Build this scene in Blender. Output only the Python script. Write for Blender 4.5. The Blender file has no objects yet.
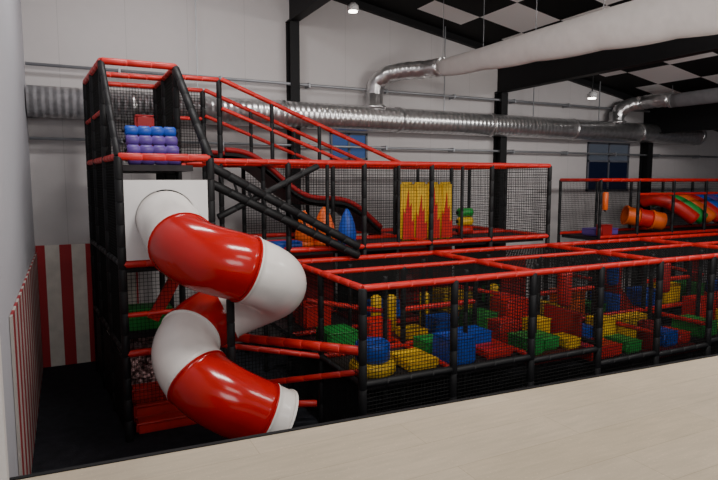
import bpy, bmesh, math, random
from mathutils import Vector, Matrix
random.seed(7)
S=bpy.context.scene; COL=S.collection
V=Vector
# ------------------------------------------------------------------ camera
F_PX=585.0; TH=math.atan(0.5); PH=math.atan(60/585.0)
Fw=V((math.sin(TH)*math.cos(PH),math.cos(TH)*math.cos(PH),-math.sin(PH)))
Rt=V((math.cos(TH),-math.sin(TH),0)); Up=Rt.cross(Fw)
def ray(px,py): return Fw+Rt*((px-359)/F_PX)-Up*((py-240)/F_PX)
def onZ(px,py,z): r=ray(px,py); return r*(z/r.z)
def onY(px,py,y): r=ray(px,py); return r*(y/r.y)
cd=bpy.data.cameras.new('camera'); cam=bpy.data.objects.new('camera',cd); COL.objects.link(cam)
cd.sensor_width=36; cd.lens=F_PX/718*36; cd.clip_end=200
cam.rotation_euler=Fw.to_track_quat('-Z','Y').to_euler(); S.camera=cam
# ------------------------------------------------------------------ materials
def mat(name,col,rough=.5,metal=0,var=.08,scale=6,bump=0.0,bscale=40,spec=.5,em=0,emc=None):
    m=bpy.data.materials.new(name); m.use_nodes=True; nt=m.node_tree; N=nt.nodes; L=nt.links
    b=N['Principled BSDF']; b.inputs['Roughness'].default_value=rough; b.inputs['Metallic'].default_value=metal
    b.inputs['Specular IOR Level'].default_value=spec
    tc=N.new('ShaderNodeTexCoord'); n=N.new('ShaderNodeTexNoise'); n.inputs['Scale'].default_value=scale; n.inputs['Detail'].default_value=4
    L.new(tc.outputs['Object'],n.inputs['Vector'])
    cr=N.new('ShaderNodeValToRGB'); cr.color_ramp.elements[0].position=.3; cr.color_ramp.elements[1].position=.7
    cr.color_ramp.elements[0].color=(*[c*(1-var) for c in col],1); cr.color_ramp.elements[1].color=(*[min(1,c*(1+var)) for c in col],1)
    L.new(n.outputs['Fac'],cr.inputs['Fac']); L.new(cr.outputs['Color'],b.inputs['Base Color'])
    if bump>0:
        n2=N.new('ShaderNodeTexNoise'); n2.inputs['Scale'].default_value=bscale; L.new(tc.outputs['Object'],n2.inputs['Vector'])
        bp=N.new('ShaderNodeBump'); bp.inputs['Strength'].default_value=bump; bp.inputs['Distance'].default_value=.01 if bscale>20 else .06
        L.new(n2.outputs['Fac'],bp.inputs['Height']); L.new(bp.outputs['Normal'],b.inputs['Normal'])
    if em: b.inputs['Emission Color'].default_value=(*(emc or col),1); b.inputs['Emission Strength'].default_value=em
    return m
def stripe_mat(name,axis,period,frac,c1,c2,rough=.6,off=0,var=.08):
    m=mat(name,c1,rough,var=var); nt=m.node_tree; N=nt.nodes; L=nt.links; b=N['Principled BSDF']
    base=b.inputs['Base Color'].links[0].from_socket
    tc=N.new('ShaderNodeTexCoord'); sx=N.new('ShaderNodeSeparateXYZ'); L.new(tc.outputs['Object'],sx.inputs[0])
    d=N.new('ShaderNodeMath'); d.operation='MULTIPLY_ADD'; d.inputs[1].default_value=1/period; d.inputs[2].default_value=off; L.new(sx.outputs[axis],d.inputs[0])
    fr=N.new('ShaderNodeMath'); fr.operation='FRACT'; L.new(d.outputs[0],fr.inputs[0])
    lt=N.new('ShaderNodeMath'); lt.operation='LESS_THAN'; lt.inputs[1].default_value=frac; L.new(fr.outputs[0],lt.inputs[0])
    mx=N.new('ShaderNodeMixRGB'); L.new(lt.outputs[0],mx.inputs[0]); L.new(base,mx.inputs[1]); mx.inputs[2].default_value=(*c2,1)
    L.new(mx.outputs[0],b.inputs['Base Color']); return m
RED=(.56,.015,.012)
M={}
M['red']=mat('red_vinyl_padding',RED,.42,var=.12,bump=.1)
M['slidered']=mat('red_slide_plastic',(.46,.007,.006),.16,var=.04,spec=.55)
M['slidewhite']=mat('white_slide_plastic',(.84,.80,.76),.22,var=.03,spec=.5)
M['black']=mat('black_foam_padding',(.009,.009,.01),.55,var=.2,spec=.3)
M['net']=mat('black_net_cord',(.008,.008,.008),.85,spec=.2)
M['panelblack']=mat('black_board',(.008,.008,.009),.6,spec=.25)
M['deck']=mat('dark_deck_mat',(.022,.018,.02),.6,var=.3,spec=.25)
M['maroon']=mat('dark_maroon_vinyl',(.09,.008,.01),.5,spec=.25)
M['darkred']=mat('deep_red_padding',(.30,.01,.012),.5,spec=.3)
M['blue']=mat('blue_vinyl',(.006,.065,.42),.45); M['green']=mat('green_vinyl',(.015,.27,.04),.45)  # vinyl colours slightly darkened to stand in for dim light inside the frames
M['yellow']=mat('yellow_vinyl',(.74,.45,.015),.45); M['orange']=mat('orange_vinyl',(.78,.12,.012),.45)
M['purple']=mat('purple_vinyl',(.10,.05,.27),.45); M['white']=mat('white_board',(.78,.76,.75),.4,var=.02)
M['steel']=mat('galvanised_steel',(.66,.65,.65),.28,.88,var=.2,scale=9)
M['pipe']=mat('grey_pipe',(.3,.31,.33),.45,.5)
M['fabric']=mat('white_duct_fabric',(.63,.59,.575),.85,var=.04,bump=.3,bscale=3,spec=.2)
M['greyfabric']=mat('grey_duct_fabric',(.17,.165,.175),.8,var=.1)
M['beam']=mat('black_painted_steel',(.006,.006,.007),.6,spec=.25)
M['lamp']=mat('lamp_diffuser',(1,.95,.85),.5,em=14,emc=(1,.92,.8))
M['lampbody']=mat('lamp_body',(.5,.5,.5),.4)
M['pane']=mat('dusk_window_pane',(.03,.06,.17),.12,em=.13,emc=(.12,.28,.75))
M['panemid']=mat('grey_window_pane',(.03,.035,.05),.15,em=.09,emc=(.35,.4,.5))
M['panedark']=mat('dark_window_pane',(.006,.008,.02),.4,em=.008,emc=(.1,.22,.8),spec=.1)
M['frame']=mat('window_frame_grey',(.10,.105,.13),.5)
M['floor']=mat('dark_floor_carpet',(.015,.016,.021),.85,var=.3,bump=.3,spec=.2)
M['balls']=mat('pale_pink_balls',(.5,.3,.3),.35,var=.4,scale=12)
M['ply']=mat('beige_floor_board',(.53,.445,.335),.5,var=.07,scale=1.3,bump=.05)
nt=M['ply'].node_tree; N=nt.nodes; L=nt.links; b=N['Principled BSDF']; base=b.inputs['Base Color'].links[0].from_socket
tc=N.new('ShaderNodeTexCoord'); mp=N.new('ShaderNodeMapping'); mp.inputs['Scale'].default_value=(2,14,3); L.new(tc.outputs['Object'],mp.inputs[0])
n=N.new('ShaderNodeTexNoise'); n.inputs['Scale'].default_value=2.2; n.inputs['Detail'].default_value=8; L.new(mp.outputs[0],n.inputs[0])
n3=N.new('ShaderNodeTexNoise'); n3.inputs['Scale'].default_value=60; n3.inputs['Detail'].default_value=2; L.new(tc.outputs['Object'],n3.inputs[0])
bk=N.new('ShaderNodeTexBrick'); bk.inputs['Scale'].default_value=1; bk.inputs['Brick Width'].default_value=1.9; bk.inputs['Row Height'].default_value=.32; bk.inputs['Mortar Size'].default_value=.0022
bk.inputs['Color1'].default_value=(1,1,1,1); bk.inputs['Color2'].default_value=(.94,.93,.9,1); bk.inputs['Mortar'].default_value=(.74,.7,.66,1); L.new(tc.outputs['Object'],bk.inputs[0])
mr=N.new('ShaderNodeMapRange'); mr.inputs['To Min'].default_value=.8; mr.inputs['To Max'].default_value=1.15; L.new(n.outputs['Fac'],mr.inputs[0])
mr3=N.new('ShaderNodeMapRange'); mr3.inputs['From Min'].default_value=.62; mr3.inputs['From Max'].default_value=.75; mr3.inputs['To Min'].default_value=1; mr3.inputs['To Max'].default_value=1.25; L.new(n3.outputs['Fac'],mr3.inputs[0])
m0=N.new('ShaderNodeMath'); m0.operation='MULTIPLY'; L.new(mr.outputs[0],m0.inputs[0]); L.new(mr3.outputs[0],m0.inputs[1])
m1=N.new('ShaderNodeMixRGB'); m1.blend_type='MULTIPLY'; m1.inputs[0].default_value=1; L.new(base,m1.inputs[1]); L.new(m0.outputs[0],m1.inputs[2])
m2=N.new('ShaderNodeMixRGB'); m2.blend_type='MULTIPLY'; m2.inputs[0].default_value=1; L.new(m1.outputs[0],m2.inputs[1]); L.new(bk.outputs[0],m2.inputs[2])
L.new(m2.outputs[0],b.inputs['Base Color'])
WALLC=(.52,.49,.49)
M['wallX']=stripe_mat('grey_wall_panels','X',1.15,.010,WALLC,(.42,.40,.40),.75,var=.012)
M['wallY']=mat('white_wall_paint',(.48,.48,.52),.7,var=.015)
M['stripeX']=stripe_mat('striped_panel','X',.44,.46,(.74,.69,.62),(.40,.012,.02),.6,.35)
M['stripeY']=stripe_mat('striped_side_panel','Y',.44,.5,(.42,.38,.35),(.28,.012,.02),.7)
nt=M['steel'].node_tree; N=nt.nodes; L=nt.links; b=N['Principled BSDF']
tc=N.new('ShaderNodeTexCoord'); w=N.new('ShaderNodeTexWave'); w.inputs['Scale'].default_value=2.6; w.bands_direction='X'; L.new(tc.outputs['Object'],w.inputs[0])
bp=N.new('ShaderNodeBump'); bp.inputs['Strength'].default_value=.35; bp.inputs['Distance'].default_value=.02; L.new(w.outputs['Fac'],bp.inputs['Height']); L.new(bp.outputs['Normal'],b.inputs['Normal'])
mc=mat('checker_ceiling',(.01,.01,.01),.7,spec=.2); nt=mc.node_tree; N=nt.nodes; L=nt.links; b=N['Principled BSDF']
tc=N.new('ShaderNodeTexCoord'); sx=N.new('ShaderNodeSeparateXYZ'); L.new(tc.outputs['Object'],sx.inputs[0]); cx=N.new('ShaderNodeCombineXYZ')
L.new(sx.outputs[0],cx.inputs[0]); L.new(sx.outputs[1],cx.inputs[1]); cx.inputs[2].default_value=.3
ck=N.new('ShaderNodeTexChecker'); ck.inputs['Scale'].default_value=1/1.2; ck.inputs['Color1'].default_value=(.9,.88,.87,1); ck.inputs['Color2'].default_value=(.006,.006,.006,1)
L.new(cx.outputs[0],ck.inputs[0])
gb=N.new('ShaderNodeMath'); gb.operation='LESS_THAN'; gb.inputs[1].default_value=11.5; L.new(sx.outputs[1],gb.inputs[0])
mx=N.new('ShaderNodeMixRGB'); mx.inputs[1].default_value=(.006,.006,.006,1); L.new(gb.outputs[0],mx.inputs[0]); L.new(ck.outputs[0],mx.inputs[2])
L.new(mx.outputs[0],b.inputs['Base Color']); M['checker']=mc
# ------------------------------------------------------------------ mesh helpers
WP={}
def wpos(o): return WP.get(o.name,V((0,0,0))) if o else V((0,0,0))
def link(o,parent=None,loc=(0,0,0)):
    COL.objects.link(o); loc=V(loc); o.parent=parent; o.location=loc-wpos(parent); WP[o.name]=loc; return o
def thing(name,label,cat,loc=(0,0,0),group=None):
    o=bpy.data.objects.new(name,None); o.empty_display_size=.2; link(o,None,loc); o['label']=label; o['category']=cat
    if group:o['group']=group
    return o
def tag(o,label,cat,group=None):
    o['label']=label; o['category']=cat
    if group:o['group']=group
    return o
def struct(o): o['kind']='structure'; return o
class MB:
    def __init__(s): s.v=[]; s.f=[]
    def add(s,vs,fs): n=len(s.v); s.v+= [tuple(v) for v in vs]; s.f+=[tuple(n+i for i in f) for f in fs]; return s
    def box(s,a,b):
        (x0,y0,z0),(x1,y1,z1)=a,b
        return s.add([(x0,y0,z0),(x1,y0,z0),(x1,y1,z0),(x0,y1,z0),(x0,y0,z1),(x1,y0,z1),(x1,y1,z1),(x0,y1,z1)],
          [(0,3,2,1),(4,5,6,7),(0,1,5,4),(1,2,6,5),(2,3,7,6),(3,0,4,7)])
    def tube(s,pts,r,seg=12,caps=True,rs=None,sc=(1,1)):
        pts=[V(p) for p in pts]; n=len(pts); T=[]
        for i in range(n):
            t=(pts[min(i+1,n-1)]-pts[max(i-1,0)]); T.append(t.normalized())
        a=V((0,0,1)) if abs(T[0].z)<.9 else V((1,0,0))
        u=T[0].cross(a).normalized(); vs=[]
        for i in range(n):
            u=(u-T[i]*u.dot(T[i])).normalized(); w=T[i].cross(u); rr=rs[i] if rs else r
            for k in range(seg):
                an=2*math.pi*k/seg; vs.append(pts[i]+(u*math.cos(an)*sc[0]+w*math.sin(an)*sc[1])*rr)
        fs=[(i*seg+k,i*seg+(k+1)%seg,(i+1)*seg+(k+1)%seg,(i+1)*seg+k) for i in range(n-1) for k in range(seg)]
        if caps: fs+= [tuple(range(seg))[::-1],tuple((n-1)*seg+k for k in range(seg))]
        return s.add(vs,fs)
    def lathe(s,prof,seg=24,c=(0,0,0)):
        vs=[(c[0]+r*math.cos(2*math.pi*k/seg),c[1]+r*math.sin(2*math.pi*k/seg),c[2]+z) for r,z in prof for k in range(seg)]
        n=len(prof); fs=[(i*seg+k,i*seg+(k+1)%seg,(i+1)*seg+(k+1)%seg,(i+1)*seg+k) for i in range(n-1) for k in range(seg)]
        fs+=[tuple(range(seg))[::-1],tuple((n-1)*seg+k for k in range(seg))]
        return s.add(vs,fs)
    def mesh(s,name,m,smooth=False):
        me=bpy.data.meshes.new(name); me.from_pydata(s.v,[],s.f); me.validate(); me.update()
        me.materials.append(m)
        if smooth:
            for p in me.polygons: p.use_smooth=len(p.vertices)<=4
        return me
    def build(s,name,m,parent=None,loc=(0,0,0),smooth=False):
        me=s.mesh(name,m,smooth); o=bpy.data.objects.new(name,me)
        return link(o,parent,loc)
cache={}
def pole_mesh(L_,mk,r):
    key=('pole',round(L_,3),mk,r)
    if key not in cache:
        n=max(1,round(L_/.3)); xs=[]
        for i in range(n):
            a=L_*i/n; b_=L_*(i+1)/n
            xs+=[(a,.88),(a+.012,1),(b_-.012,1),(b_,.88)]
        mb=MB(); mb.tube([(x,0,0) for x,_ in xs],r,10,True,[r*k for _,k in xs])
        cache[key]=mb.mesh('padded_pole',M[mk],True)
    return cache[key]
def pole(name,p0,p1,mk,parent,r=.045):
    p0,p1=V(p0),V(p1); d=p1-p0
    o=bpy.data.objects.new(name,pole_mesh(d.length,mk,r)); link(o,parent,p0)
    o.rotation_euler=d.to_track_quat('X','Z').to_euler(); return o
def net(parent,p,u,v,cell=.052,name='safety_net',mk='net',t=.0042):
    p,u,v=V(p),V(u),V(v); w,h=u.length,v.length; key=('net',round(w,2),round(h,2),cell,mk,t)
    if key not in cache:
        mb=MB()
        def cord(a,b,ax):
            if ax==0: mb.add([(a[0],a[1]-t,0),(a[0],a[1],t),(a[0],a[1]+t,0),(a[0],a[1],-t),(b[0],a[1]-t,0),(b[0],a[1],t),(b[0],a[1]+t,0),(b[0],a[1],-t)],[(0,1,5,4),(1,2,6,5),(2,3,7,6),(3,0,4,7)])
            else: mb.add([(a[0]-t,a[1],0),(a[0],a[1],t),(a[0]+t,a[1],0),(a[0],a[1],-t),(a[0]-t,b[1],0),(a[0],b[1],t),(a[0]+t,b[1],0),(a[0],b[1],-t)],[(0,4,5,1),(1,5,6,2),(2,6,7,3),(3,7,4,0)])
        nx=round(w/cell); ny=round(h/cell)
        for i in range(nx+1): cord((w*i/nx,0),(w*i/nx,h),1)
        for j in range(ny+1): cord((0,h*j/ny),(w,h*j/ny),0)
        cache[key]=mb.mesh('net_mesh',M[mk])
    o=bpy.data.objects.new(name,cache[key]); link(o,parent,p)
    a=u.normalized(); b_=v.normalized(); c=a.cross(b_)
    o.rotation_euler=Matrix((a,b_,c)).transposed().to_euler(); return o
def rbox(name,sz,m,parent,loc,bev=.03,rz=0):
    bm=bmesh.new(); bmesh.ops.create_cube(bm,size=1); bmesh.ops.scale(bm,vec=sz,verts=bm.verts); bmesh.ops.translate(bm,vec=(0,0,sz[2]/2),verts=bm.verts)
    bmesh.ops.bevel(bm,geom=list(bm.edges),offset=min(bev,min(sz)*.3),segments=3,affect='EDGES')
    me=bpy.data.meshes.new(name); bm.to_mesh(me); bm.free(); me.materials.append(m)
    for p in me.polygons:p.use_smooth=max(abs(c) for c in p.normal)<.999
    o=link(bpy.data.objects.new(name,me),parent,loc); o.rotation_euler.z=rz; return o
# ------------------------------------------------------------------ setting
FZ=-3.5; YB=12.2; XL=-.55; XR=22.0; YN=-4.0
def cz(x): return 4.0-.17*(x-6)
struct(MB().box((XL-.1,YN,FZ-.1),(XR,YB+.1,FZ)).build('floor',M['floor']))
struct(MB().add([(XL,YB,FZ),(XR,YB,FZ),(XR,YB,cz(XR)),(XL,YB,cz(XL)),(XL,YB+.2,FZ),(XR,YB+.2,FZ),(XR,YB+.2,cz(XR)),(XL,YB+.2,cz(XL))],[(0,1,2,3),(7,6,5,4),(3,2,6,7),(0,4,5,1)]).build('wall_back',M['wallX']))
struct(MB().box((XL-.15,YN,FZ),(XL,YB+.2,cz(XL))).build('wall_left',M['wallY']))
struct(MB().box((XR,YN,FZ),(XR+.15,YB+.2,cz(XR))).build('wall_right',M['wallY']))
struct(MB().add([(XL,YN,cz(XL)),(XR,YN,cz(XR)),(XR,YB,cz(XR)),(XL,YB,cz(XL)),(XL,YN,cz(XL)+.15),(XR,YN,cz(XR)+.15),(XR,YB,cz(XR)+.15),(XL,YB,cz(XL)+.15)],[(3,2,1,0),(4,5,6,7)]).build('ceiling',M['checker']))
def ibeam_y(mb,x,y0,y1,z0,z1,w=.22,t=.03):
    mb.box((x-w/2,y0,z0),(x+w/2,y1,z0+t)); mb.box((x-w/2,y0,z1-t),(x+w/2,y1,z1)); mb.box((x-.02,y0,z0+t),(x+.02,y1,z1-t))
k=1
for x,dp in ((4.45,.95),(10.1,1.08),(15.7,1.0)):
    mb=MB(); ibeam_y(mb,x,YN,YB-.02,cz(x)-dp,cz(x)-.03); struct(mb.build('trim_%d'%k,M['beam'])); k+=1
    mb=MB(); zt=cz(x)-dp-.01
    mb.box((x-.1,YB-.3,FZ),(x+.1,YB-.27,zt)); mb.box((x-.1,YB-.04,FZ),(x+.1,YB-.01,zt)); mb.box((x-.02,YB-.27,FZ),(x+.02,YB-.04,zt)); struct(mb.build('trim_%d'%k,M['beam'])); k+=1
mb=MB()
for x0,x1 in ((XL,XR),):
    mb.add([(x0,YB-.12,cz(x0)-.16),(x1,YB-.12,cz(x1)-.16),(x1,YB-.12,cz(x1)-.01),(x0,YB-.12,cz(x0)-.01),(x0,YB-.01,cz(x0)-.16),(x1,YB-.01,cz(x1)-.16)],[(0,1,2,3),(0,4,5,1)])
struct(mb.build('trim_%d'%k,M['beam'])); k+=1
def ey(x): return 3.50-.053*(x+.2)
z1=-1.6
mb=MB(); x0,x1=XL,13.0
mb.add([(x0,YN,z1),(x1,YN,z1),(x1,ey(x1),z1),(x0,ey(x0),z1),(x0,YN,z1-.18),(x1,YN,z1-.18),(x1,ey(x1),z1-.18),(x0,ey(x0),z1-.18)],[(0,1,2,3),(7,6,5,4),(3,2,6,7),(1,5,6,2)])
o=mb.build('floor_mezzanine',M['ply']); struct(o)
mb=MB(); mb.add([(x0,ey(x0)-.012,z1+.006),(x1,ey(x1)-.012,z1+.006),(x1,ey(x1)+.02,z1+.006),(x0,ey(x0)+.02,z1+.006),(x0,ey(x0)+.02,z1-.2),(x1,ey(x1)+.02,z1-.2),(x0,ey(x0)-.012,z1),(x1,ey(x1)-.012,z1)],[(0,1,2,3),(3,2,5,4),(6,7,1,0)])
struct(mb.build('trim_%d'%k,M['beam'])); k+=1
struct(MB().box((XL,3.36,z1),(-.335,3.46,2.2)).build('wall_return',M['white']))
for i,(pa,pb,za,zb) in enumerate(((330,367,132,160),(588,627,142,191))):
    a=onY(pa,za,YB-.03); b_=onY(pb,zb,YB-.03); wn=thing('window_%d'%(i+1),'x','x',(a.x,YB,b_.z)); del wn['label']; del wn['category']; wn['kind']='structure'
    xa,xb,zl,zh=a.x,b_.x,b_.z,a.z
    zm=zl+(zh-zl)*.62 if i else zl
    if i: MB().box((xa,YB-.03,zl),(xb,YB-.01,zm)).build('pane',M['panedark'],wn)
    MB().box((xa,YB-.03,zm),(xb,YB-.01,zh)).build('pane',M['panemid' if i else 'pane'],wn)
    mb=MB(); t=.05
    qs=[(xa,zl,xb,zl+t),(xa,zh-t,xb,zh),(xa,zl,xa+t,zh),(xb-t,zl,xb,zh),((xa+xb)/2-t/2,zl,(xa+xb)/2+t/2,zh)]
    if i: qs.append((xa,zm-t/2,xb,zm+t/2))
    for q in qs: mb.box((q[0],YB-.06,q[1]),(q[2],YB-.012,q[3]))
    mb.build('window_frame',M['frame'],wn)
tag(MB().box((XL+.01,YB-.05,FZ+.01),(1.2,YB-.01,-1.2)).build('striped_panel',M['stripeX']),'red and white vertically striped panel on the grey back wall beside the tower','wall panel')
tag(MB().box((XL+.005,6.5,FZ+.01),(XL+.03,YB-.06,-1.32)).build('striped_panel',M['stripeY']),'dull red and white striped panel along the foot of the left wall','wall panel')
# ------------------------------------------------------------------ ducts
du=thing('ventilation_duct','long silver spiral air duct running along the back wall with upward elbows','duct',(XL,11.7,1.35))
DY=11.84; DR=.275
MB().tube([(XL+.02,DY,1.37),(17.8,DY,1.37)],DR,28).build('main_pipe',M['steel'],du,smooth=True)
for x in (1.2,4.1,6.9,9.6,12.4,15.0,17.7): MB().tube([(x-.05,DY,1.37),(x+.05,DY,1.37)],DR+.02,28).build('coupling',M['steel'],du,smooth=True)
for x,xs,zz in ((6.3,7.2,2.38),(14.1,14.6,2.15)):
    e=MB(); pts=[(x,DY,1.5),(x,DY,zz-.5),(x+.03,DY-.05,zz-.22),(x+.2,11.6,zz-.05),(x+.45,11.35,zz),(xs-.1,10.95,zz),(xs+.03,10.6,zz)]
    sm=[]
    for i in range(len(pts)-1):
        for q in range(4): sm.append(V(pts[i]).lerp(V(pts[i+1]),q/4))
    sm.append(V(pts[-1]))
    rs=[.185+(.012 if i%2 else 0) for i in range(len(sm))]
    e.tube(sm,.2,22,True,rs); e.build('elbow',M['steel'],du,smooth=True)
    MB().lathe([(.27,-.03),(.27,.03),(.2,.06),(.2,.3)],22).build('branch_collar',M['steel'],du,(x,DY,1.62),smooth=True)
for x in (2.4,8.2,11,13.4,16.4): MB().box((x-.01,DY-.01,1.64),(x+.01,DY+.01,cz(x)-.02)).build('hanger',M['pipe'],du)
def sleeve(x,keys,mk,label,sag=0):
    y0,z0=keys[0][0],keys[0][1]
    t=thing('air_sleeve',label,'air duct',(x,y0,z0)); seg=28; rings=[]
    def ring(y,z,r,sg):
        out=[]
        for k_ in range(seg):
            a=2*math.pi*k_/seg; c,s_=math.cos(a),math.sin(a)
            if s_>=0: wx=.72*r*c; wz=.9*r*s_
            else: wx=.72*r*c*(1+.25*s_); wz=-1.12*r*(abs(s_)**.8)-sg*abs(s_)
            out.append((x+wx,y,z+wz))
        return out
    for (ya,za,ra),(yb,zb_,rb) in zip(keys,keys[1:]):
        for i in range(12):
            f=i/12; rings.append(ring(ya+(yb-ya)*f,za+(zb_-za)*f,ra+(rb-ra)*f,sag*math.sin(f*math.pi)))
    rings.append(ring(keys[-1][0],keys[-1][1],keys[-1][2],0))
    mb=MB(); n=len(rings); vs=[p for r_ in rings for p in r_]
    fs=[(i*seg+q,i*seg+(q+1)%seg,(i+1)*seg+(q+1)%seg,(i+1)*seg+q) for i in range(n-1) for q in range(seg)]+[tuple(range(seg))[::-1],tuple((n-1)*seg+q for q in range(seg))]
    mb.add(vs,fs); mb.build('sleeve',M[mk],t,smooth=True)
    MB().tube([(x,y0-.02,z0),(x,y0+.06,z0)],keys[0][2]+.02,24).build('clamp_band',M['steel'],t,smooth=True)
    for ya,za,ra in keys: 
        MB().box((x-.004,ya-.004,za+ra*.88),(x+.004,ya+.004,cz(x)-.01)).build('hanger',M['pipe'],t)
sleeve(7.25,[(10.54,2.38,.175),(9.2,2.33,.21),(7.8,2.29,.255),(6.4,2.25,.29),(5.2,2.20,.32),(4.0,2.15,.35),(2.8,2.12,.37)],'fabric','white fabric air sleeve hanging from the ceiling above the netted roof',.025)
sleeve(14.65,[(10.54,2.13,.18),(8,2.12,.19),(5,2.1,.2)],'greyfabric','dark grey air sleeve at the far right below the ceiling')
def wpipe(z,y,label,r=.03,x1=20):
    t=thing('wall_pipe',label,'pipe',(XL,y,z)); MB().tube([(XL+.02,y,z),(x1,y,z)],r,10).build('pipe_run',M['pipe'],t,smooth=True)
    for x in [1+1.9*i for i in range(10)]: MB().box((x-.02,y-.04,z-.05),(x+.02,YB-.005,z+.05)).build('bracket',M['pipe'],t)
wpipe(2.03,12.0,'thin grey pipe fixed high on the back wall above the silver duct')
wpipe(.74,12.0,'thin grey pipe fixed on the back wall below the silver duct',.028)
for px,py,y,lab in ((353,11,10.5,'small lit round spotlight under the ceiling near the first black beam'),(592,98,10.0,'small lit round spotlight beyond the second black beam')):
    p=onY(px,py,y); t=thing('spotlight',lab,'lamp',p)
    MB().lathe([(.09,0),(.11,.02),(.11,.09),(.05,.15)],20).build('housing',M['lampbody'],t,p,True)
    MB().lathe([(.085,-.02),(.085,0)],20).build('diffuser',M['lamp'],t,p,True)
    MB().box((-.01,-.01,.14),(.01,.01,cz(p.x)-p.z)).build('stem',M['beam'],t,p)
# ------------------------------------------------------------------ tower
TX0,TX1,TXB=.62,1.79,1.57
def lx(y): return TX0-(y-8.15)*.066
tw=thing('climbing_tower','tall black and red padded climbing tower with nets at the left','play tower',(TX0,8.15,FZ))
rows=[8.15,9.35,10.5,11.5]; yl=rows[-1]
pole('post',(TX0,8.15,FZ),(TX0,8.15,.3),'black',tw,.055); pole('post',(TX1,8.15,FZ),(TX1,8.15,.3),'black',tw,.055)
for y in rows[1:]:
    pole('post',(lx(y),y,FZ),(lx(y),y,1.7),'black',tw,.05); pole('post',(TXB,y,FZ),(TXB,y,1.7),'black',tw,.05)
for y in (10.1,11.4): pole('post',(2.4,y,FZ),(2.4,y,1.68),'black',tw,.045)
pole('sloping_post',(lx(9.35),9.35,1.68),(TX0,8.15,.3),'black',tw,.045); pole('sloping_post',(TXB,9.35,1.68),(TX1,8.15,.3),'black',tw,.06)
for z in (.3,-1.1,-1.78,-2.3):
    pole('rail',(TX0,8.15,z),(TX1,8.15,z),'red',tw,.05 if z!=-1.78 else .035)
for y,r in ((9.35,.05),(10.5,.045),(yl,.045)): pole('rail',(lx(y),y,1.7),(TXB,y,1.7),'red',tw,r)
pole('rail',(lx(9.35),9.35,1.7),(lx(yl),yl,1.7),'red',tw,.05); pole('rail',(TXB,9.35,1.7),(TXB,yl,1.7),'red',tw)
pole('rail',(lx(9.35),9.35,1.0),(lx(yl),yl,1.0),'red',tw,.035)
pole('rail',(TXB,10.1,1.68),(2.4,10.1,1.68),'red',tw,.04); pole('rail',(TXB,11.4,1.68),(2.4,11.4,1.68),'red',tw,.04)
pole('rail',(TXB,11.4,1.15),(2.4,11.4,1.15),'red',tw,.035)
for z in (.3,-1.1,-2.3):
    pole('rail',(TX0,8.15,z),(lx(yl),yl,z),'red' if z>0 else 'black',tw,.045)
    pole('rail',(TX1,8.15,z),(TXB,9.35,z),'red',tw,.045)
for z in (.16,-1.18,-2.38):
    ya=8.2 if z>-2 else 9.4
    mb=MB(); p4=[(lx(ya)+.04,ya),(TXB,ya),(TXB,yl-.05),(lx(yl)+.04,yl-.05)]
    mb.add([(a,b_,z-.04) for a,b_ in p4]+[(a,b_,z+.04) for a,b_ in p4],[(3,2,1,0),(4,5,6,7)]+[(i,(i+1)%4,(i+1)%4+4,i+4) for i in range(4)]); mb.build('deck',M['deck'],tw)
SX,SZ=1.19,-.52; R0=.395
mb=MB(); x0,x1,zA,zB=TX0+.05,TX1-.05,-1.05,0.0
angs=sorted([2*math.pi*i/48 for i in range(48)]+[math.atan2(zz_-SZ,xx_-SX)%(2*math.pi) for xx_ in (x0,x1) for zz_ in (zA,zB)]); n=len(angs)
for side in (0,1):
    yy=8.12+.03*side; vs=[(SX+R0*math.cos(a),yy,SZ+R0*math.sin(a)) for a in angs]
    for a in angs:
        c,s_=math.cos(a),math.sin(a)
        tt=min(((x1-SX) if c>0 else (SX-x0))/max(abs(c),1e-6),((zB-SZ) if s_>0 else (SZ-zA))/max(abs(s_),1e-6))
        vs.append((SX+tt*c,yy,SZ+tt*s_))
    fs=[(i,(i+1)%n,n+(i+1)%n,n+i) for i in range(n)]
    mb.add(vs,[f[::-1] for f in fs] if side else fs)
mb.build('entrance_panel',M['white'],tw)['label']='white square panel round the slide entrance'
for i in range(3):
    y0,y1=rows[i]+.05,rows[i+1]-.05; xa,xb=lx(y0),lx(y1)
    MB().add([(xa,y0,FZ+.02),(xb,y1,FZ+.02),(xb,y1,-2.42),(xa,y0,-2.42),(xa-.015,y0,FZ+.02),(xb-.015,y1,FZ+.02),(xb-.015,y1,-2.42),(xa-.015,y0,-2.42)],[(0,1,2,3),(7,6,5,4),(3,2,6,7),(0,3,7,4),(1,5,6,2)]).build('side_board',M['panelblack'],tw)
    net(tw,(xa,y0,-2.3),(xb-xa,y1-y0,0),(0,0,1.15),.04,t=.006); net(tw,(xa,y0,-1.1),(xb-xa,y1-y0,0),(0,0,1.35),.04,t=.006)
    if i: net(tw,(xa,y0,.3),(xb-xa,y1-y0,0),(0,0,1.4)); net(tw,(TXB,y0,.3),(0,y1-y0,0),(0,0,1.4)); net(tw,(TXB,y0,-1.1),(0,y1-y0,0),(0,0,1.3))
    else: net(tw,(lx(y0+.55),y0+.55,.3),(0,y1-y0-.55,0),(0,0,.65))
net(tw,(lx(yl),yl,.3),(TXB-lx(yl),0,0),(0,0,1.4)); net(tw,(TX0+.05,8.15,-2.3),(TX1-TX0-.1,0,0),(0,0,1.2),.05,t=.003); net(tw,(TX0+.05,8.15,FZ+.5),(TX1-TX0-.1,0,0),(0,0,.68),.05,t=.003)
net(tw,(TXB,11.4,.3),(.83,0,0),(0,0,1.38))
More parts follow.
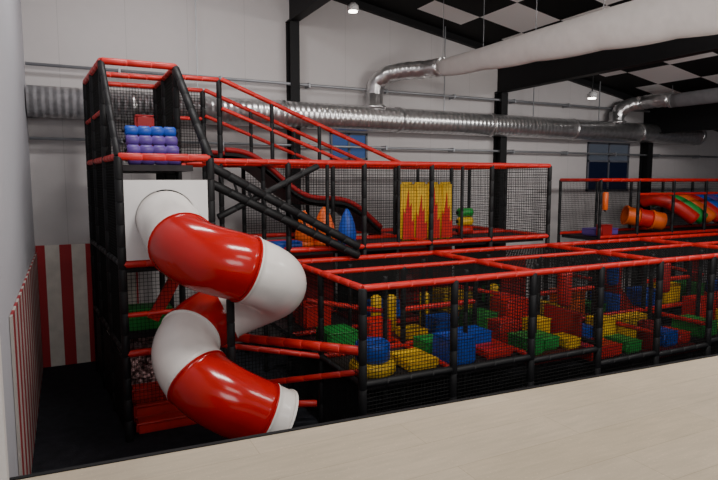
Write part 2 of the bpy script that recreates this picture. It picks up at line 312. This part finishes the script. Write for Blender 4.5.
# sloping red panels that line the stair inside
for (xa,za),(xb,zb_) in (((1.12,-2.05),(1.62,-1.18)),((1.75,-2.0),(2.3,-1.15))):
    yy=8.75 if xa<1.5 else 8.55; dx,dz=xb-xa,zb_-za; l=math.hypot(dx,dz); nx,nz=-dz/l*.17,dx/l*.17
    mb=MB(); q=[(xa,za),(xb,zb_),(xb+nx,zb_+nz),(xa+nx,za+nz)]
    mb.add([(a,yy,c) for a,c in q]+[(a,yy+.06,c) for a,c in q],[(0,1,2,3),(7,6,5,4)]+[(i,i+4,(i+1)%4+4,(i+1)%4) for i in range(4)]); mb.build('sloping_panel',M['red'],tw)
# ------------------------------------------------------------------ tube slide
sl=thing('tube_slide','glossy red and white spiral tube slide winding down from the tower','slide',(1.75,7.0,FZ))
CX,CY,RR=1.74,7.0,.55
path=[]
for i in range(12): f=i/12; path.append((SX,8.17-1.17*f,SZ-.22*f))
key=[(180,-.74),(270,-.98),(360,-1.36),(450,-1.74),(540,-2.10),(630,-2.62)]
def zz(a):
    for (a0,z0),(a1,z1_) in zip(key,key[1:]):
        if a<=a1:
            f=(a-a0)/(a1-a0); return z0+(z1_-z0)*f
for i in range(0,91):
    a=180+450*i/90; path.append((CX+RR*math.cos(math.radians(a)),CY+RR*math.sin(math.radians(a)),zz(a)))
for i in range(1,7): path.append((CX+.07*i,CY-RR-.01*i,-2.62-.04*i))
path=[V(p) for p in path]
for _ in range(3): path=[path[0]]+[(path[i-1]+path[i]*2+path[i+1])/4 for i in range(1,len(path)-1)]+[path[-1]]
cuts=[(0,13,'slidewhite'),(13,31,'slidered'),(31,65,'slidewhite'),(65,76,'slidered'),(76,90,'slidewhite'),(90,105,'slidered'),(105,len(path)-1,'slidewhite')]
R=.385
def shell(mb,pts,ro,ri,seg=40):
    n=len(pts); T=[(pts[min(i+1,n-1)]-pts[max(i-1,0)]).normalized() for i in range(n)]
    vs=[]
    for rr in (ro,ri):
        for i in range(n):
            u=T[i].cross(V((0,0,1))).normalized(); w=T[i].cross(u)
            for k_ in range(seg):
                an=2*math.pi*k_/seg; vs.append(pts[i]+(u*math.cos(an)+w*math.sin(an))*rr)
    fs=[]; q=n*seg
    for i in range(n-1):
        for k_ in range(seg):
            k2=(k_+1)%seg
            fs.append((i*seg+k_,i*seg+k2,(i+1)*seg+k2,(i+1)*seg+k_)); fs.append((q+i*seg+k_,q+(i+1)*seg+k_,q+(i+1)*seg+k2,q+i*seg+k2))
    for i in (0,n-1):
        for k_ in range(seg):
            k2=(k_+1)%seg; fs.append((i*seg+k_,i*seg+k2,q+i*seg+k2,q+i*seg+k_))
    mb.add(vs,fs)
for a,b_,mk in cuts:
    pts=path[a:b_+1]; mb=MB(); shell(mb,pts,R,R-.012); s_=mb.build('tube_section',M[mk],sl,smooth=True); s_['label']=('white' if 'white' in mk else 'red')+' tube section'
    if b_<len(path)-1:
        c=path[b_]; t=(path[b_+1]-path[b_-1]).normalized(); mb=MB(); shell(mb,[c-t*.02,c-t*.002],R+.014,R); mb.build('flange',M[mk],s_,smooth=False)
        mb=MB(); shell(mb,[c+t*.002,c+t*.02],R+.014,R); mb.build('flange',M[[m for x,_,m in cuts if x==b_][0]],s_,smooth=False)
c=path[-1]; t=(path[-1]-path[-2]).normalized(); mb=MB(); shell(mb,[c-t*.03,c],R+.018,R); mb.build('end_rim',M['slidewhite'],sl)
pole('support_post',(CX,CY,FZ),(CX,CY,-1.15),'black',sl,.05)
pole('support_leg',(CX+.2,CY-RR-.02,FZ),(CX+.2,CY-RR-.02,-3.09),'black',sl,.04)
# ------------------------------------------------------------------ upper frame
MOD=1.35; XS=[3.15+MOD*i for i in range(9)]
uf=thing('upper_play_frame','upper netted walkway frame of red rails and black posts right of the tower','play frame',(3.15,8.8,FZ))
UR=[8.8,10.1,11.4]; UX=XS[:4]+[XS[4]+.1]; UT=.28; UD=-1.12
for x in UX:
    for y in UR: pole('post',(x,y,FZ),(x,y,UT),'black',uf,.045 if y==8.8 else .04)
for y in UR:
    pole('top_rail',(1.82,y,UT),(UX[0],y,UT),'red',uf,.042)
    for a,b_ in zip(UX,UX[1:]): 
        pole('top_rail',(a,y,UT),(b_,y,UT),'red',uf,.045); pole('deck_rail',(a,y,UD),(b_,y,UD),'red',uf,.045)
        if y<11: pole('lower_rail',(a,y,-2.5),(b_,y,-2.5),'red',uf,.04)
for x in UX[:3]: 
    if x<6: pole('post',(x+.67,8.8,UD),(x+.67,8.8,UT),'black',uf,.03)
for x in (UX[0],UX[2],UX[4]):
    pole('top_rail',(x,8.8,UT),(x,11.4,UT),'red',uf,.04)
    pole('deck_rail',(x,8.8,UD),(x,11.4,UD),'red',uf,.04)
for i in range(4):
    a=UX[i]; wd=UX[i+1]-a
    MB().box((a+.05,8.86,UD-.1),(a+wd-.05,10.05,UD-.02)).build('deck',M['deck'],uf)
    if i in (2,3): MB().box((a+.05,10.15,UD-.1),(a+wd-.05,11.35,UD-.02)).build('deck',M['deck'],uf)
    MB().box((a+.05,8.86,-2.6),(a+wd-.05,10.05,-2.52)).build('deck',M[['deck','maroon','deck','deck'][i]],uf)
    rbox('padded_wall',(wd-.1,.06,1.2),M['darkred'] if i in (0,2) else M['panelblack'],uf,(a+wd/2,10.0,-2.5),.02)
    net(uf,(a+.04,8.8,UD),(wd-.08,0,0),(0,0,1.38),.055,t=.0028 if i<3 else .004); net(uf,(a+.04,11.4,UD),(wd-.08,0,0),(0,0,1.38))
net(uf,(UX[4],8.85,UD),(0,1.2,0),(0,0,1.38)); net(uf,(UX[4],10.15,UD),(0,1.2,0),(0,0,1.38))
ws=thing('wave_slide','dark wavy slide with red edges descending right from the tower top','slide',(2.5,10.2,UD))
nW=60; prof=[]
for i in range(nW+1):
    x=2.5+3.1*i/nW; prof.append((x,.42-1.38*(i/nW)+.13*math.sin(i/nW*2*math.pi*1.6)))
mb=MB(); vs=[];fs=[]
for x,z in prof: vs+=[(x,10.2,z),(x,11.25,z),(x,11.25,z-.06),(x,10.2,z-.06)]
for i in range(nW):
    for k_ in range(4): fs.append((4*i+k_,4*i+(k_+1)%4,4*i+4+(k_+1)%4,4*i+4+k_))
mb.add(vs,fs); mb.build('sliding_surface',M['maroon'],ws,smooth=False)
for y in (10.2,11.26):
    mb=MB(); mb.tube([(x,y,z+.1) for x,z in prof],.045,10); mb.build('edge_padding',M['darkred'],ws,smooth=True)
    mb=MB(); vs=[];fs=[]
    for x,z in prof: vs+=[(x,y,z-.06),(x,y,z+.09)]
    for i in range(nW): fs.append((2*i,2*i+2,2*i+3,2*i+1))
    mb.add(vs,fs); mb.build('side_board',M['panelblack'],ws)
for y in (10.02,11.33):
    pole('handrail',(2.42,y,1.68),(5.9,y,.34),'red',ws,.04)
    pole('handrail',(2.42,y,1.2),(4.75,y,.32),'red',ws,.035)
    for x in (3.3,4.2): pole('handrail_post',(x,y,.3),(x,y,1.68-(x-2.42)*.385),'black',ws,.035)
st=thing('ladder_stair','black padded sloping ladder stair crossing down beside the spiral slide','stair',(1.95,8.6,-1.2))
for dz in (.0,-.25): pole('stringer',(1.9,8.62,.2+dz),(4.3,8.62,-1.10+dz*.6),'black',st,.068)
for i in range(11):
    f=(i+.5)/11; x=1.9+2.4*f; z=.2-1.30*f; pole('rung',(x,8.62,z),(x+.06,8.62,z-.22),'black',st,.02)
pole('cross_brace',(2.0,8.66,-.55),(3.6,8.66,.22),'black',st,.05)
# ------------------------------------------------------------------ netted frame in front
nf=thing('netted_play_frame','wide low play frame with red rail roof grid and black net sides','play frame',(3.15,6.2,FZ))
NR=[6.2,7.5,8.8]; NT=-1.3; ND=-2.5
FDZ=[ND,ND-.02,ND-.08,ND-.32,ND-.36,ND-.3,ND-.3,ND-.3]
for x in XS:
    for y in NR[:2]: pole('post',(x,y,FZ),(x,y,NT),'black',nf,.055 if y==6.2 else .045)
    if x>8.6: pole('post',(x,8.8,FZ),(x,8.8,NT),'black',nf,.045)
for x in XS[:8]:
    pole('post',(x+MOD*.5,6.85,FZ),(x+MOD*.5,6.85,NT),'black',nf,.035)
    pole('post',(x+MOD*.55,8.1,FZ),(x+MOD*.55,8.1,NT),'black',nf,.035)
for y in NR:
    yy=y-.1 if y==8.8 else y
    for i,(a,b_) in enumerate(zip(XS,XS[1:])):
        pole('roof_rail',(a,yy,NT),(b_,yy,NT),'red',nf,.045 if y!=7.5 else .035)
        if y==6.2: pole('deck_rail',(a,yy,FDZ[i]),(b_,yy,FDZ[i]),'black',nf,.045); pole('foot_rail',(a,yy,FZ+.12),(b_,yy,FZ+.12),'black',nf,.04)
        if y==7.5: pole('deck_rail',(a,yy,ND),(b_,yy,ND),'red',nf,.045)
for i,x in enumerate(XS):
    if i%2==0:
        pole('roof_rail',(x,6.2,NT),(x,8.7,NT),'red',nf,.045)
    pole('deck_rail',(x,6.2,ND),(x,8.7,ND),'red' if i%3 else 'black',nf,.04)
for i in range(8):
    a=XS[i]
    for y0,y1 in ((6.2,7.5),(7.5,8.7)):
        net(nf,(a,y0,NT-.03),(MOD,0,0),(0,y1-y0,0),.065,t=.0032)
    net(nf,(a+.04,6.2,FDZ[i]),(MOD-.08,0,0),(0,0,NT-FDZ[i]),.045,t=.0048); net(nf,(a+.04,6.2,FZ+.02),(MOD-.08,0,0),(0,0,FDZ[i]-FZ-.05),.05,t=.005)
    MB().box((a+.05,7.55,ND-.1),(a+MOD-.05,8.65,ND-.02)).build('deck',M[['deck','maroon','deck','deck','maroon','deck','maroon','deck'][i]],nf)
    MB().box((a+.05,6.27,FDZ[i]-.1),(a+MOD-.05,7.43,FDZ[i]-.02)).build('deck',M[['deck','deck','maroon','deck','maroon','deck','maroon','deck'][i]],nf)
    if i in (3,5,7): rbox('padded_wall',(.62,.06,1.0),M['darkred'],nf,(a+.4,8.6,ND),.02)
    if i in (2,5): rbox('padded_wall',(.06,.8,.5),M['darkred'],nf,(a+MOD-.03,6.9,FDZ[i]),.02)
    if i%2: pole('cross_bar',(a,7.5,-1.95),(a+MOD,7.5,-1.95),'red',nf,.04)
    else: pole('cross_bar',(a,8.1,-1.8),(a+MOD,8.1,-2.1),'red',nf,.04)
    if i in (1,3,4,6): net(nf,(a+.04,7.5,ND),(MOD-.08,0,0),(0,0,1.15),.06)
for y0,y1 in ((6.2,7.5),(7.5,8.7)):
    for x in (3.15,XS[2],XS[3],XS[4],XS[6]):
        net(nf,(x,y0+.04,ND),(0,y1-y0-.08,0),(0,0,1.2))
    net(nf,(3.15,y0+.04,FZ+.02),(0,y1-y0-.08,0),(0,0,.96),.05,t=.005)
net(nf,(1.9,8.1,-2.3),(1.2,0,0),(0,0,1.1)); net(nf,(1.9,8.1,FZ+.3),(1.2,0,0),(0,0,.85))
pole('bumper_bar',onY(236,337,7.95),onY(361,351,6.24),'red',nf,.06)
pole('bumper_bar',onY(238,386,7.9),onY(360,372,6.4),'red',nf,.04)
pole('bumper_bar',(1.8,8.1,-2.3),(3.15,7.5,-2.5),'red',nf,.04)
pole('bumper_bar',(1.8,8.1,-3.2),(3.1,7.55,-3.2),'red',nf,.05)
# ------------------------------------------------------------------ far right frame
ff=thing('far_play_frame','distant play frame with red rails at the far right by the windows','play frame',(11.6,10.1,FZ))
FX=[11.6+1.35*i for i in range(6)]; FD=-1.4
for x in FX:
    for y in (10.1,11.4): pole('post',(x,y,FZ),(x,y,0),'black',ff,.04)
for a,b_ in zip(FX,FX[1:]):
    for y in (10.1,11.4):
        pole('top_rail',(a,y,0),(b_,y,0),'red',ff,.045); pole('deck_rail',(a,y,FD),(b_,y,FD),'red',ff,.045)
    MB().box((a+.05,10.15,FD-.1),(b_-.05,11.35,FD-.02)).build('deck',M['deck'],ff)
    net(ff,(a+.04,11.4,FD),(1.27,0,0),(0,0,1.4))
for a,b_ in zip(FX[1:],FX[2:]): pole('top_rail',(a,10.1,-.36),(b_,10.1,-.36),'red',ff,.035)
for x in FX[::2]: pole('top_rail',(x,10.1,0),(x,11.4,0),'red',ff,.04)
def tunnel(tp,cols,r,label):
    tn=thing('crawl_tunnel',label,'tunnel',tp[0]-V((0,0,r)))
    q=(len(tp)-1)//len(cols)
    for j,cn in enumerate(cols):
        pts=tp[j*q:j*q+q+1]; mb=MB(); shell(mb,pts,r,r-.02,28); mb.build('tunnel_ring',M[cn],tn,smooth=True)['label']=cn+' tunnel ring'
        mb=MB(); t=(pts[1]-pts[0]).normalized(); shell(mb,[pts[0],pts[0]+t*.05],r+.03,r-.01,28); mb.build('joint_collar',M[cn],tn)
tp=[V((13.65+.9*i/21,11.05-.5*(i/21),-.95-.18*(i/21))) for i in range(22)]
tunnel(tp,['orange','red','orange'],.24,'short orange and red crawl tunnel left of the coloured slide lanes')
ls=thing('lane_slide','bank of rounded red, green, orange, blue and purple slide tubes at far right','slide',(14.5,10.1,FD))
for j,cn in enumerate(['red','green','orange','red','blue','purple','blue','red']):
    x=14.72+.37*j; pts=[]
    for i in range(25):
        f=i/24; pts.append(V((x+.75*f*f,11.32-1.05*f,-.60+.17*math.sin(f*math.pi*.85)-.55*f*f)))
    mb=MB(); mb.tube(pts,.185,18); o=mb.build('slide_tube',M[cn],ls,smooth=True); o['label']=cn+' slide tube'
    mb=MB(); mb.tube(pts[11:13],.20,18); mb.build('joint_collar',M[cn],ls,smooth=False)
# ------------------------------------------------------------------ soft play items
def block(loc,sz,c,label,rz=0,pc=None,name='foam_block',cat='foam block'):
    t=thing(name,label,cat,loc); loc=V(loc)
    rbox('body',sz,M[c],t,loc,.035,rz)
    w,d,h=sz[0]/2-.012,sz[1]/2-.012,sz[2]-.012; mb=MB()
    mb.tube([(-w,-d,h),(w,-d,h),(w,d,h),(-w,d,h),(-w,-d,h)],.011,6)
    o=mb.build('piping',M[pc or c],t,loc); o.rotation_euler.z=rz; return t
def drum(loc,r,h,c,label,tc_=None,name='foam_drum',cat='foam drum'):
    t=thing(name,label,cat,loc)
    MB().lathe([(r-.02,0),(r,.02),(r,h-.03),(r-.01,h-.01),(r-.03,h)],28).build('body',M[c],t,loc,True)
    MB().lathe([(r-.03,h),(r-.04,h+.015),(.02,h+.02)],28).build('cap',M[tc_ or c],t,loc,True)
    return t
def cone(loc,r,h,c,label,g=None):
    t=thing('foam_cone',label,'foam cone',loc,g)
    MB().lathe([(r*.9,.08),(r*1.0,.14),(r*.97,h*.35),(r*.84,h*.55),(r*.6,h*.76),(r*.32,h*.92),(r*.12,h*.99),(r*.03,h)],24).build('body',M[c],t,loc,True)
    MB().lathe([(r*.96,0),(r*1.03,.02),(r*1.03,.07),(r*.94,.09)],24).build('base',M[c],t,loc,True)
def roller(p0,p1,r,c,label,g=None,name='foam_roller',nseg=1):
    p0,p1=V(p0),V(p1); t=thing(name,label,'foam roller',(p0+p1)/2,g); d=(p1-p0).normalized(); L_=(p1-p0).length
    mb=MB(); pts=[];rs=[]
    for i in range(nseg):
        a=L_*i/nseg; b_=L_*(i+1)/nseg
        pts+=[p0+d*(a+.001),p0+d*(a+.02),p0+d*(b_-.02),p0+d*(b_-.001)]; rs+=[r*.72,r,r,r*.72]
    mb.tube(pts,r,20,True,rs); mb.build('body',M[c],t,smooth=True)
    for p,s_ in ((p0,-1),(p1,1)): mb=MB(); mb.tube([p,p+d*s_*.03],r*.35,12); mb.build('end_cap',M['black'],t,smooth=True)
def wedge(loc,sz,c,label,rz=0):
    t=thing('foam_wedge',label,'foam wedge',loc); w,d,h=sz[0]/2,sz[1]/2,sz[2]
    bm=bmesh.new(); vs=[bm.verts.new(p) for p in ((-w,-d,0),(w,-d,0),(w,-d,.05),(-w,-d,h),(-w,d,0),(w,d,0),(w,d,.05),(-w,d,h))]
    for f in ((0,1,2,3),(7,6,5,4),(0,4,5,1),(1,5,6,2),(2,6,7,3),(3,7,4,0)): bm.faces.new([vs[i] for i in f])
    bmesh.ops.bevel(bm,geom=list(bm.edges),offset=.018,segments=2,affect='EDGES'); me=bpy.data.meshes.new('wedge'); bm.to_mesh(me); bm.free(); me.materials.append(M[c])
    o=link(bpy.data.objects.new('body',me),t,loc); o.rotation_euler.z=rz
    mb=MB(); mb.tube([(-w,-d,h),(w,-d,.05),(w,d,.05),(-w,d,h),(-w,-d,h)],.011,6); q=mb.build('piping',M[c],t,loc); q.rotation_euler.z=rz
def bag(x,y,z0,h,r,c,label):
    t=thing('hanging_bag',label,'hanging bag',(x,y,z0))
    MB().lathe([(r*.5,0),(r*.9,.03),(r,.09),(r,h-.09),(r*.85,h-.02),(r*.3,h)],20).build('body',M[c],t,(x,y,z0),True)
    MB().box((x-.012,y-.012,z0+h-.01),(x+.012,y+.012,NT-.02)).build('strap',M['black'],t)
D=ND-.02
def B(bay,f,y,z=None):
    if z is None: z=(FDZ[bay] if y<7.5 else ND)-.02
    return (XS[0]+MOD*(bay+f),y,z)
drum(B(0,.28,6.66),.31,.14,'yellow','low round yellow foam drum under the blue drum behind the front net')
drum((B(0,.28,6.6)[0],6.66,D+.16),.235,.24,'blue','blue foam drum standing on the low round yellow drum')
block(B(0,.75,6.68),(.5,.6,.13),'yellow','low flat yellow foam block right of the round yellow drum')
block(B(1,.22,6.6),(.46,.46,.38),'blue','blue foam cube in the second front bay, right of the flat yellow block')
block(B(1,.24,7.15),(.5,.4,.2),'green','low green foam pad behind the blue cube of the second front bay')
block(B(1,.72,7.1),(.5,.45,.26),'blue','flatter blue foam block behind and right of the blue cube')
block(B(1,.72,6.6),(.5,.4,.12),'red','thin red foam pad on the front deck between the blue cube and green blocks')
block(B(2,.2,6.6),(.4,.4,.28),'green','bright green foam block nearest the net, in the third front bay')
block(B(2,.2,7.12),(.4,.34,.40),'red','red foam block directly behind the bright green block of the third bay')
block(B(2,.52,6.75),(.36,.5,.2),'green','second green foam pad, lower, right of the bright green block')
block(B(2,.8,6.6),(.3,.4,.16),'yellow','small low yellow foam pad at the right of the third front bay')
block(B(2,.74,7.16),(.42,.28,.34),'yellow','taller yellow foam block behind the small low yellow pad')
block(B(3,.3,6.62),(.75,.5,.2),'red','wide low red foam seat near the front net, left of the yellow block')
block(B(3,.3,7.05),(.75,.3,.36),'blue','blue foam back standing behind the wide low red seat')
block(B(3,.8,6.62),(.36,.5,.2),'green','low green foam block in the fourth front bay, right of the red seat')
block(B(3,.8,7.1),(.36,.4,.46),'yellow','yellow foam block behind the low green block beside the red seat')
drum(B(4,.22,6.6),.16,.46,'darkred','dark red foam drum near the middle of the front net')
block(B(4,.56,6.7),(.36,.5,.26),'blue','small blue foam block right of the dark red drum')
block(B(4,.84,6.7),(.3,.5,.2),'red','small red foam pad right of the small blue block')
block(B(4,.4,7.2),(.9,.3,.42),'yellow','long yellow foam block behind the dark red drum')
block(B(5,.27,6.7),(.5,.6,.28),'green','green foam block in the sixth front bay, left of the yellow drum')
drum(B(5,.75,6.55),.15,.42,'yellow','yellow foam drum with red cap at the right behind the net','red')
block(B(5,.75,7.05),(.5,.4,.56),'red','tall red foam block behind the yellow drum with the red cap')
block(B(6,.3,6.6),(.5,.5,.3),'blue','blue foam block in the seventh front bay right of the yellow drum')
block(B(6,.3,7.15),(.5,.3,.56),'red','red foam block behind the blue block of the seventh front bay')
for px,y,w in ((376,8.45,'leftmost of the row of slim yellow foam drums under the net roof'),(391,8.35,'second from left in the row of slim yellow foam drums'),(424,8.35,'third from left in the row of slim yellow foam drums'),(452,8.4,'fourth from left in the row of slim yellow foam drums'),(468,8.3,'fifth from left in the row of slim yellow foam drums'),(493,8.4,'sixth and rightmost of the row of slim yellow foam drums')):
    q=onY(px,318,y); t=drum((q.x,y,D),.09,.6,'yellow',w); t['group']='slim yellow foam drums'
R2=7.85
block(B(0,.3,R2),(.5,.5,.3),'green','green foam block in the rear row behind the blue drum')
block(B(0,.78,R2),(.4,.4,.38),'red','red foam cube in the rear row behind the flat yellow block')
block(B(1,.28,R2),(.42,.4,.16),'yellow','flat yellow foam step in the rear row behind the blue cube')
block(B(1,.7,R2),(.42,.4,.3),'blue','blue foam step in the rear row right of the flat yellow step')
block(B(2,.26,R2),(.5,.5,.3),'green','green foam platform in the rear row of the third bay')
block(B(2,.76,R2),(.5,.5,.48),'red','large red foam cube in the rear row beside the green platform')
block(B(3,.3,R2),(.6,.6,.3),'yellow','yellow foam platform in the rear row beside the large red cube')
block(B(3,.78,R2),(.45,.5,.5),'orange','upright orange foam block in the rear row')
block(B(4,.2,R2),(.4,.5,.2),'green','flat green foam platform in the rear row right of the orange block')
block(B(4,.52,R2),(.3,.5,.34),'blue','narrow blue foam block in the rear row beside the flat green platform')
wedge(B(4,.84,R2+.1),(.38,.5,.45),'red','red foam wedge in the rear row right of the narrow blue block',0)
block(B(5,.35,R2),(.5,.5,.34),'blue','blue foam block in the rear row behind the front green block')
block(B(5,.8,R2),(.45,.45,.42),'yellow','yellow foam cube in the rear row near the right edge')
block(B(6,.35,R2),(.5,.5,.36),'green','green foam cube in the rear row at the far right')
block(B(7,.3,R2),(.6,.5,.3),'blue','blue foam block at the far right end of the rear row')
block((3.75,9.3,D),(.5,.5,.4),'red','red foam block deep under the upper walkway behind the green block')
block((5.2,9.3,D),(.6,.5,.3),'blue','blue foam block deep under the upper walkway')
block((6.6,9.3,D),(.6,.5,.4),'yellow','yellow foam block deep under the flame pads')
block((7.9,9.3,D),(.6,.5,.35),'green','green foam block deep under the right end of the walkway')
bag(XS[1]+.3,7.9,-2.1,.6,.11,'maroon','dark maroon hanging bag under the net roof, left of the red cube')
bag(XS[3]+.35,7.25,-2.15,.62,.12,'red','red hanging bag above the wide low red seat')
bag(XS[4]+.95,7.9,-2.05,.6,.11,'blue','blue hanging bag over the rear row right of the orange block')
bag(XS[5]+.3,7.3,-2.15,.6,.11,'darkred','dark red hanging bag left of the tall red block at the right')
U=UD-.02
def ux(px,y,z=U): p=onY(px,200,y); return (p.x,y,z)
cone(ux(324,9.35),.20,.68,'orange','larger orange foam cone on the upper walkway, right beside the blue cone','foam cones')
cone(ux(347,9.3),.165,.64,'blue','blue foam cone, rightmost of the three on the upper walkway','foam cones')
cone(ux(304,9.4),.165,.62,'orange','orange foam cone, leftmost of the three on the upper walkway','foam cones')
block(ux(285,9.1),(.5,.3,.14),'blue','low blue foam block at the left end of the upper walkway')
fl=thing('flame_pads','row of tall packed yellow pads with bold red flames on the upper walkway','padded pads',(5.8,9.5,U))
FY=9.45; fx0,fx1=ux(400,FY)[0],ux(451,FY)[0]; nP=4
for i in range(nP):
    w=(fx1-fx0)/nP; x=fx0+w*(i+.5); h=1.10
    rbox('pad',(w-.008,.14,h),M['yellow'],fl,(x,FY,U),.05)
    y_=FY-.072; q=w*.5-.02; hh=[.98,.86,1.0,.9][i]
    vs=[(x-q,y_,U+.03),(x+q,y_,U+.03),(x+q*.95,y_,U+hh*.42),(x+q*.55,y_,U+hh*.36),(x+q*.5,y_,U+hh*.72),(x+q*.12,y_,U+hh*.62),(x-q*.05,y_,U+hh),(x-q*.4,y_,U+hh*.66),(x-q*.62,y_,U+hh*.5),(x-q*.9,y_,U+hh*.62)]
    n_=len(vs); vs=[(p[0],p[1]-.014,p[2]) for p in vs]+vs
    mb=MB(); mb.add(vs,[tuple(range(n_))]+[(j,j+n_,(j+1)%n_+n_,(j+1)%n_) for j in range(n_)]); mb.build('flame',M['red'],fl)
for i,(c,z,l) in enumerate((('green',.40,'green foam roller above the yellow one right of the flame pads'),('yellow',.22,'yellow foam roller between green and red rollers'),('red',.04,'red foam roller, lowest of three right of the flame pads'))):
    roller((7.02,9.6,U+z+.09),(7.36,9.6,U+z+.09),.085,c,l)
for i,(c,l) in enumerate((('purple','lowest purple foam roller of the climb at the tower front'),('purple','second purple foam roller from the bottom of the tower climb'),('purple','third purple foam roller, just below the blue one'),('blue','topmost blue foam roller above the purple ones on the tower'))):
    y=8.42+.10*i; z=.27+.135*i; roller((.76,y,z),(1.44,y,z),.072,c,l,'tower rollers',nseg=4)
block((1.05,8.98,.2),(.26,.2,.72),'darkred','dark red upright foam block behind the tower rollers')
block((1.1,8.75,-2.34+.0),(.8,.3,.3),'green','green foam block at the front of the tower below the sloping red panel') if False else None
block((1.05,9.75,-2.34),(.8,.5,.34),'green','green foam block on the lowest deck inside the tower')
for i in range(3): block((1.2,8.42+.3*i,FZ+.0),(.95,.28,.16+.14*i),'red',['lowest red padded step at the foot of the tower','middle red padded step at the foot of the tower','top red padded step at the foot of the tower'][i],name='padded_step',cat='step')
bm=MB(); ico=bmesh.new(); bmesh.ops.create_icosphere(ico,subdivisions=1,radius=.04); iv=[v.co.copy() for v in ico.verts]; iff=[tuple(v.index for v in f.verts) for f in ico.faces]; ico.free()
for i in range(1300):
    c=V((random.uniform(.64,1.5),random.uniform(9.35,11.4),-3.46+random.uniform(0,.7))); bm.add([v+c for v in iv],iff)
o=bm.build('pit_balls',M['balls'],None,(0,0,0),True); o['kind']='stuff'; tag(o,'pale pink and white balls heaped in the pit at the tower foot','balls')
block((12.2,10.6,FD),(.8,.5,.18),'purple','flat purple foam block on the far frame deck')
block((11.95,10.25,FD),(.4,.2,.3),'darkred','small dark red foam block at the left end of the far frame')
roller((12.0,10.3,-.75),(12.0,10.3,-.3),.07,'orange','slim upright orange bumper at the left of the far frame',name='foam_bumper')
# ------------------------------------------------------------------ lights
def area(loc,tgt,size,e,col=(1,1,1),sy=None):
    l=bpy.data.lights.new('area_light','AREA'); l.energy=e; l.size=size; l.color=col
    if sy: l.shape='RECTANGLE'; l.size_y=sy
    o=bpy.data.objects.new('area_light',l); COL.objects.link(o); o.location=loc; o.rotation_euler=(V(tgt)-V(loc)).to_track_quat('-Z','Y').to_euler(); return o
WM=(1,.955,.90)
area((3.0,4.2,3.3),(3.0,7,-2),2.2,205,WM,.5)
area((1.5,8.8,4.3),(1.5,9.3,-2),1.6,120,(1,.98,.96),.6)
area((8.5,3.0,3.0),(8,7,-2),3,205,WM,.6)
area((12.5,5.0,2.5),(12,10,-1),2.5,150,(1,.97,.94),.6)
area((3.5,0.5,3.0),(4,2.5,-1.6),2.5,50,(1,.94,.85),1.2)
area((1.0,-3.0,1.5),(4,8,-.6),4,150,(1,.98,.97),2)
area((6.5,0.8,-.6),(9.0,7,4),2.5,130,(1,.97,.94),1.5)
w=bpy.data.worlds.new('world'); S.world=w; w.use_nodes=True; w.node_tree.nodes['Background'].inputs[0].default_value=(.78,.78,.83,1); w.node_tree.nodes['Background'].inputs[1].default_value=.38
for o in S.objects:
    if o.parent is None: o.location.z+=3.5
